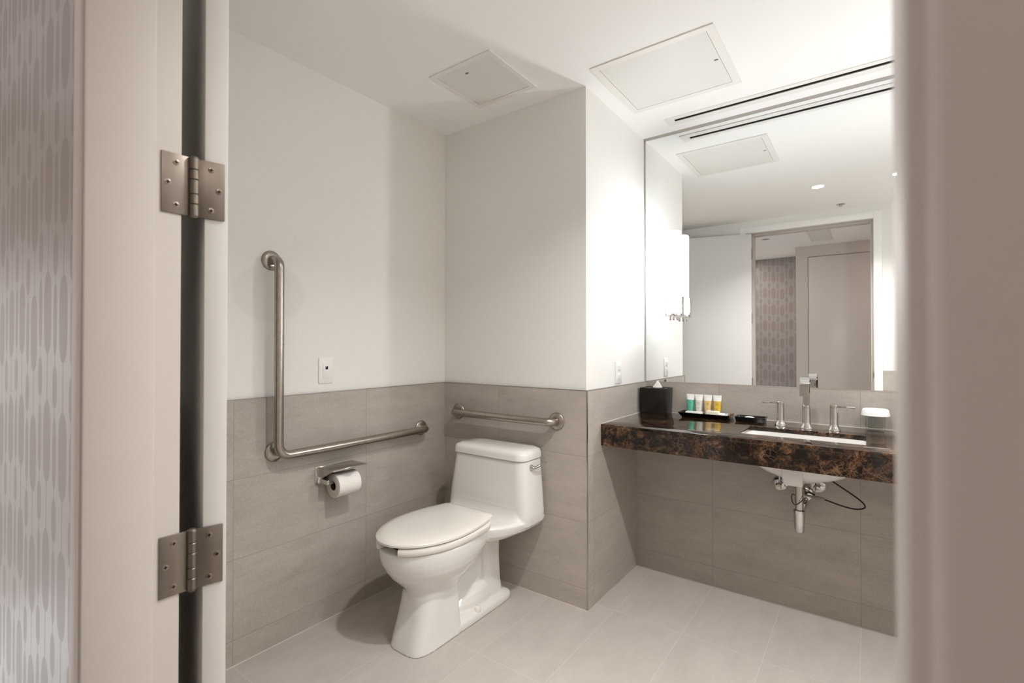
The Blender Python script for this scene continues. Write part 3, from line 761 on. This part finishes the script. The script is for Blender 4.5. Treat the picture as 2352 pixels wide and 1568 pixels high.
loft(b, [rrect(SX - .068, SX + .014, 2.352, 2.50, .752, .006), rrect(SX - .066, SX + .013, 2.356, 2.50, .70, .006), rrect(SX - .058, SX + .012, 2.364, 2.50, .662, .006), rrect(SX - .055, SX + .010, 2.368, 2.498, .658, .006)])
obj('overflow_housing', b, m_porc, sink, 45)
b = B(); lathe(b, (SX - .01, SY, .672), (0, 0, 1), [(0, .022), (.005, .022), (.006, .016)], 24); obj('drain_strainer', b, m_chrome, sink, 40)

dx, dy = SX - .012, 2.478
drain = thing('drain_trap', 'chrome drain pipe and bottle trap hanging below the sink', 'drain pipe', (dx, dy, .45))
b = B(); lathe(b, (dx, dy, .520), (0, 0, 1), [(0, .0165), (.135, .0165)], 24); obj('tailpiece', b, m_chrome_soft, drain, 40)
b = B(); lathe(b, (dx, dy, .430), (0, 0, 1), [(0, .010), (.004, .016), (.012, .0185), (.055, .0215), (.095, .0225)], 24); obj('trap_body', b, m_chrome, drain, 40)
b = B(); lathe(b, (dx, dy, .521), (0, 0, 1), [(0, .0245), (.010, .0245), (.013, .019)], 12); obj('slip_nut', b, m_chrome, drain, 30)
b = B(); lathe(b, (dx, dy, .640), (0, 0, 1), [(0, .021), (.008, .021)], 20); obj('washer', b, m_brass, drain, 40, 'dull brass washer at the top of the pipe')
b = B(); tube(b, [(dx, dy + .02, .497), (dx, dy + .08, .500), (dx, YB - .01, .500)], .014, 18); obj('trap_arm', b, m_chrome, drain, 40)
b = B(); lathe(b, (dx - .004, YB, .556), (0, -1, 0), [(0, .038), (.004, .038), (.009, .030), (.010, .016)], 28); obj('wall_flange', b, m_chrome, drain, 40)

def stop_valve(x, z, label, side):
    v = thing('supply_valve', label, 'valve', (x, YB, z), 'supply stops below the sink')
    b = B(); lathe(b, (x, YB, z), (0, -1, 0), [(0, .032), (.004, .032), (.010, .024), (.012, .011)], 28); obj('escutcheon', b, m_chrome, v, 40)
    b = B(); lathe(b, (x, YB - .01, z), (0, -1, 0), [(0, .008), (.030, .008), (.030, .012), (.052, .012), (.054, .009)], 20); obj('valve_body', b, m_chrome_soft, v, 40)
    b = B(); lathe(b, (x, YB - .060, z), (0, -1, 0), [(0, .006), (.006, .016), (.016, .016), (.020, .010)], 12); obj('valve_knob', b, m_chrome_soft, v, 40)
    b = B(); tube(b, [(x, YB - .040, z + .008), (x, YB - .040, z + .05), (x + side * .01, YB - .045, z + .12), (x + side * .012, YB - .05, .800)], .0048, 12); obj('supply_tube', b, m_chrome_soft, v, 40)
stop_valve(-.352, .586, 'chrome supply valve left of the sink drain', 1)
stop_valve(-.198, .602, 'chrome supply valve right of the sink drain', -1)

# sensor cable
b = B()
cy = 2.55
def cub(p0, p1, p2, p3, n=14):
    p0, p1, p2, p3 = map(Vector, (p0, p1, p2, p3))
    return [p0 * (1 - t) ** 3 + p1 * 3 * t * (1 - t) ** 2 + p2 * 3 * t * t * (1 - t) + p3 * t ** 3 for t in [i / n for i in range(n + 1)]]
cable = thing('sink_cable', 'black cable looping below the right side of the sink', 'cable', (-.10, cy, .60))
b = B(); tube(b, cub((-.157, cy, .675), (-.08, cy, .62), (.02, cy, .575), (-.035, cy, .558)) + cub((-.035, cy, .558), (-.07, cy, .545), (-.13, cy, .568), (-.165, cy, .574))[1:], .0032, 10); obj('cord', b, m_cable, cable, 60)
b = B(); lathe(b, (-.163, cy, .574), (-1, 0, .10), [(0, .006), (.006, .009), (.03, .009), (.034, .006), (.075, .005)], 16); obj('connector', b, m_tile_plain if False else mat('taupe_plastic', (.30, .25, .21), .5), cable, 50)
b = B(); tube(b, [(-.236, cy - .01, .592), (-.225, cy, .597), (-.20, cy, .588)], .004, 10); obj('clip', b, m_cable, cable, 50)
b = B(); tube(b, [(-.253 + .030 * math.cos(a), 2.478 + .026 * math.sin(a), .575 + .018 * math.cos(a * 2 + 1)) for a in [2 * PI * i / 28 for i in range(29)]], .0018, 8, False); obj('wire_loop', b, m_cable, cable, 60)

# faucet
fa = thing('faucet', 'chrome widespread faucet with two levers behind the sink', 'faucet', (SX, 2.67, ZCT))
def column(b, x, y, z1, r=.0165):
    lathe(b, (x, y, ZCT), (0, 0, 1), [(0, .0265), (.003, .0265), (.006, .0255), (.016, .0205), (.024, r + .0005), (.027, r), (z1 - ZCT - .012, r), (z1 - ZCT - .0115, r - .001), (z1 - ZCT - .0105, r - .001), (z1 - ZCT - .010, r), (z1 - ZCT - .001, r), (z1 - ZCT, r - .001)], 32)
fx, fy = -.242, 2.672
b = B(); column(b, fx, fy, .972, .0175); sp = obj('spout_base', b, m_chrome, fa, 35)
# flat ribbon spout: rises, arcs over and comes down towards the bowl
b = B()
hw, th = .0185, .0055
rad = .040; zt0 = 1.062
cl = [(fy, .970), (fy, 1.0), (fy, zt0)]
cl += [(fy - rad + rad * math.cos(a), zt0 + rad * math.sin(a)) for a in [PI * i / 14 for i in range(1, 15)]]
cl += [(fy - 2 * rad - .004, zt0 - .02), (fy - 2 * rad - .006, zt0 - .042)]
rings = []
for i, (yy, zz) in enumerate(cl):
    a = cl[max(i - 1, 0)]; c = cl[min(i + 1, len(cl) - 1)]
    d = Vector((0, c[0] - a[0], c[1] - a[1])).normalized(); nn = Vector((0, -d.z, d.y))
    p = Vector((fx, yy, zz))
    w = hw * (.72 + .28 * min(1, i / 6))
    rings.append([p + Vector((-w, 0, 0)) + nn * th, p + Vector((w, 0, 0)) + nn * th, p + Vector((w, 0, 0)) - nn * th, p + Vector((-w, 0, 0)) - nn * th])
loft(b, rings)
obj('spout', b, m_chrome, fa, 35)
for (x, y, s) in ((-.352, 2.695, -1), (-.134, 2.680, 1)):
    b = B(); column(b, x, y, .980); h = obj('handle', b, m_chrome, fa, 35)
    b = B(); box(b, min(x, x + s * .080), max(x, x + s * .080), y - .007, y + .007, .968, .9765, .0008); obj('lever', b, m_chrome, h, 35)

# ------------------------------------------------------------------ things on the counter
tb = thing('tissue_box', 'black square tissue box in the left corner of the counter', 'tissue box', (-.992, 2.765, ZCT))
b = B(); x0, x1, y0, y1 = -1.064, -.922, 2.700, 2.822
g = .004
loft(b, [rrect(x0, x1, y0, y1, ZCT, .004, 3), rrect(x0 - g, x1 + g, y0 - g, y1 + g, ZCT + .148, .004, 3), rrect(x0 - g + .006, x1 + g - .006, y0 - g + .006, y1 + g - .006, ZCT + .1485, .004, 3), rrect(x0 + .003, x1 - .003, y0 + .003, y1 - .003, ZCT + .146, .004, 3)])
obj('box', b, m_black, tb, 30)
b = B(); lathe(b, (-.985, 2.762, ZCT + .146), (0, 0, 1), [(0, .036), (.0035, .036), (.0035, .026), (.001, .025)], 32); obj('opening_ring', b, m_blackp, tb, 40)
b = B()
cx, cyy, z0 = -.985, 2.762, ZCT + .147
base = [(cx - .030, cyy - .006), (cx - .012, cyy - .012), (cx + .008, cyy - .009), (cx + .028, cyy - .003), (cx + .026, cyy + .006), (cx + .006, cyy + .003), (cx - .010, cyy + .005), (cx - .027, cyy + .004)]
mid = [(cx + (x - cx) * .55 + .001, cyy + (y - cyy) * .8) for x, y in base]
top = [(cx + (x - cx) * .10, cyy + (y - cyy) * .4) for x, y in base]
loft(b, [[(x, y, z0) for x, y in base], [(x, y, z0 + .020) for x, y in mid], [(x, y, z0 + .041) for x, y in top]])
obj('tissue', b, m_paper, tb, 50)

def tray(name, label, cat, x0, x1, y0, y1, h, fl, th=.004):
    b = B(); z0 = ZCT
    loft(b, [rrect(x0 + fl, x1 - fl, y0 + fl, y1 - fl, z0, .003, 3), rrect(x0, x1, y0, y1, z0 + h, .004, 3), rrect(x0 + th, x1 - th, y0 + th, y1 - th, z0 + h, .003, 3), rrect(x0 + fl + th, x1 - fl - th, y0 + fl + th, y1 - fl - th, z0 + .005, .003, 3)])
    return tag(obj(name, b, m_blackp, smooth=30), label, cat)
tray('amenity_tray', 'shallow black tray holding four small toiletry tubes', 'tray', -.856, -.588, 2.705, 2.822, .024, .018)
tray('soap_dish', 'small black dish beside the toiletry tray', 'soap dish', -.566, -.424, 2.712, 2.800, .024, .006)
zt = ZCT + .0052
for (x, m, c) in ((-.808, m_tgreen, 'green gel'), (-.762, m_tclear, 'milky white lotion'), (-.715, m_tamber, 'pale amber lotion'), (-.666, m_tgold, 'golden yellow gel')):
    y = 2.787
    t = thing('toiletry_tube', 'small upright tube of %s in the black tray' % c, 'toiletry tube', (x, y, zt), 'toiletry tubes in the black tray')
    b = B(); lathe(b, (x, y, zt), (0, 0, 1), [(0, .0135), (.001, .0145), (.016, .0145), (.017, .0135)], 24); obj('cap', b, m_crimp, t, 40)
    def el(z, a, c2, n=28): return [(x + a * math.cos(2 * PI * k / n), y + c2 * math.sin(2 * PI * k / n), z) for k in range(n)]
    b = B(); loft(b, [el(zt + .017, .0155, .0150), el(zt + .025, .0165, .0158), el(zt + .055, .0183, .0125), el(zt + .083, .0200, .0082)]); bo = obj('body', b, m, t, 50)
    b = B(); loft(b, [el(zt + .083, .0201, .0082), el(zt + .098, .0212, .0042), el(zt + .108, .0220, .0014), el(zt + .115, .0222, .0012)]); obj('crimped_end', b, m_crimp, t, 50)
    b = B()
    for (zz, w, hh) in ((.068, .006, .002), (.060, .0085, .0012), (.042, .007, .0012), (.037, .005, .001)):
        f = (zz - .025) / .058
        yy = y - (.0158 + (.0082 - .0158) * f) - .0009
        box(b, x - w, x + w, yy, yy + .001, zt + zz, zt + zz + hh)
    obj('print', b, m_ink, t)
b = B(); box(b, -.712, -.648, 2.737, 2.768, zt, zt + .033, .003); tag(obj('soap_bar', b, m_soap, smooth=40), 'cream wrapped soap bar in front of the amber tubes', 'soap')
b = B(); lathe(b, (-.636, 2.747, zt), (0, 0, 1), [(0, .016), (.002, .019), (.020, .019), (.024, .015)], 28); tag(obj('round_soap', b, m_soapw, smooth=40), 'small round white pack beside the cream soap bar', 'soap')
b = B(); box(b, -.820, -.735, 2.728, 2.764, zt, zt + .0235, .002); tag(obj('folded_packet', b, m_soapw, smooth=40), 'flat white packet in front of the green tube', 'packet')
b = B(); lathe(b, (-.502, 2.752, ZCT + .0052), (0, 0, 1), [(0, .022), (.004, .029), (.012, .027), (.017, .018), (.0185, .004)], 32); tag(obj('soap_bar', b, m_soapw, smooth=60), 'round white soap lying in the small black dish', 'soap')
b = B(); box(b, -.603, -.592, 2.735, 2.79, zt + .001, zt + .0225, .002); tag(obj('sewing_kit', b, m_brass, smooth=40), 'small bronze packet at the right end of the toiletry tray', 'packet')

gx, gy = .019, 2.756
gl = thing('drinking_glass', 'clear drinking glass at the right end of the counter', 'glass', (gx, gy, ZCT))
b = B(); lathe(b, (gx, gy, ZCT), (0, 0, 1), [(0, .032), (.001, .0345), (.018, .0355), (.080, .0385), (.0808, .0375), (.080, .0365), (.022, .0332), (.019, .030), (.0188, .001)], 48); obj('tumbler', b, m_glass, gl, 40)
b = B(); nfl = 72
def wav(z, r, am): return [(gx + (r + am * math.cos(k * PI)) * math.cos(2 * PI * k / nfl), gy + (r + am * math.cos(k * PI)) * math.sin(2 * PI * k / nfl), z) for k in range(nfl)]
loft(b, [wav(ZCT + .073, .0525, .0012), wav(ZCT + .098, .0485, .0006), wav(ZCT + .102, .046, .0), wav(ZCT + .0985, .044, .0), wav(ZCT + .073, .0475, .001), wav(ZCT + .073, .0525, .0012)], False, False)
loft(b, [wav(ZCT + .101, .0465, 0), wav(ZCT + .1025, .044, 0)])
o = tag(obj('glass_cover', b, m_capw, smooth=50), 'white pleated paper cap over the drinking glass', 'glass cover')

# ------------------------------------------------------------------ unseen fill lights added in the hall
L = bpy.data.lights.new('hall_fill_light', 'AREA'); L.shape = 'DISK'; L.size = .16; L.energy = 7.5; L.color = (1., .88, .80)
o = bpy.data.objects.new('hall_fill_light', L); o.location = (.6, .02, 2.43); COL.objects.link(o)
L2 = L.copy(); L2.energy = 12.; o = bpy.data.objects.new('hall_fill_light', L2); o.location = (-1.5, -1.05, 2.43); COL.objects.link(o)
L = bpy.data.lights.new('hall_fill_light', 'AREA'); L.shape = 'DISK'; L.size = .16; L.energy = 36.; L.color = (.86, .93, 1.); L.spread = R(80)  # cool light added to brighten the floor that the glossy wallpaper mirrors
o = bpy.data.objects.new('hall_fill_light', L); o.location = (-2.85, -.55, 2.43); COL.objects.link(o)

# ------------------------------------------------------------------ world, camera, view
w = bpy.data.worlds.new('world'); sc.world = w; w.use_nodes = True
w.node_tree.nodes['Background'].inputs[0].default_value = (.5, .5, .5, 1); w.node_tree.nodes['Background'].inputs[1].default_value = .0
cam = bpy.data.cameras.new('camera'); co = bpy.data.objects.new('camera', cam); COL.objects.link(co)
co.location = (0, 0, 1.25); co.rotation_euler = (R(90.53), 0, R(36.24))
cam.sensor_fit = 'HORIZONTAL'; cam.sensor_width = 36.; cam.lens = 1121. / 2352 * 36
cam.clip_start = .01
cam.dof.use_dof = True; cam.dof.focus_distance = 1.7; cam.dof.aperture_fstop = 4.0
sc.camera = co
vs = sc.view_settings
sc.display_settings.display_device = 'sRGB'
vs.view_transform = 'Standard'; vs.look = 'None'; vs.gamma = 1.; vs.use_curve_mapping = False
vs.exposure = .31
cy_ = sc.cycles
cy_.max_bounces = 14; cy_.diffuse_bounces = 8; cy_.glossy_bounces = 8; cy_.transmission_bounces = 10
cy_.sample_clamp_indirect = 6.; cy_.caustics_reflective = False; cy_.caustics_refractive = False
cy_.use_denoising = True
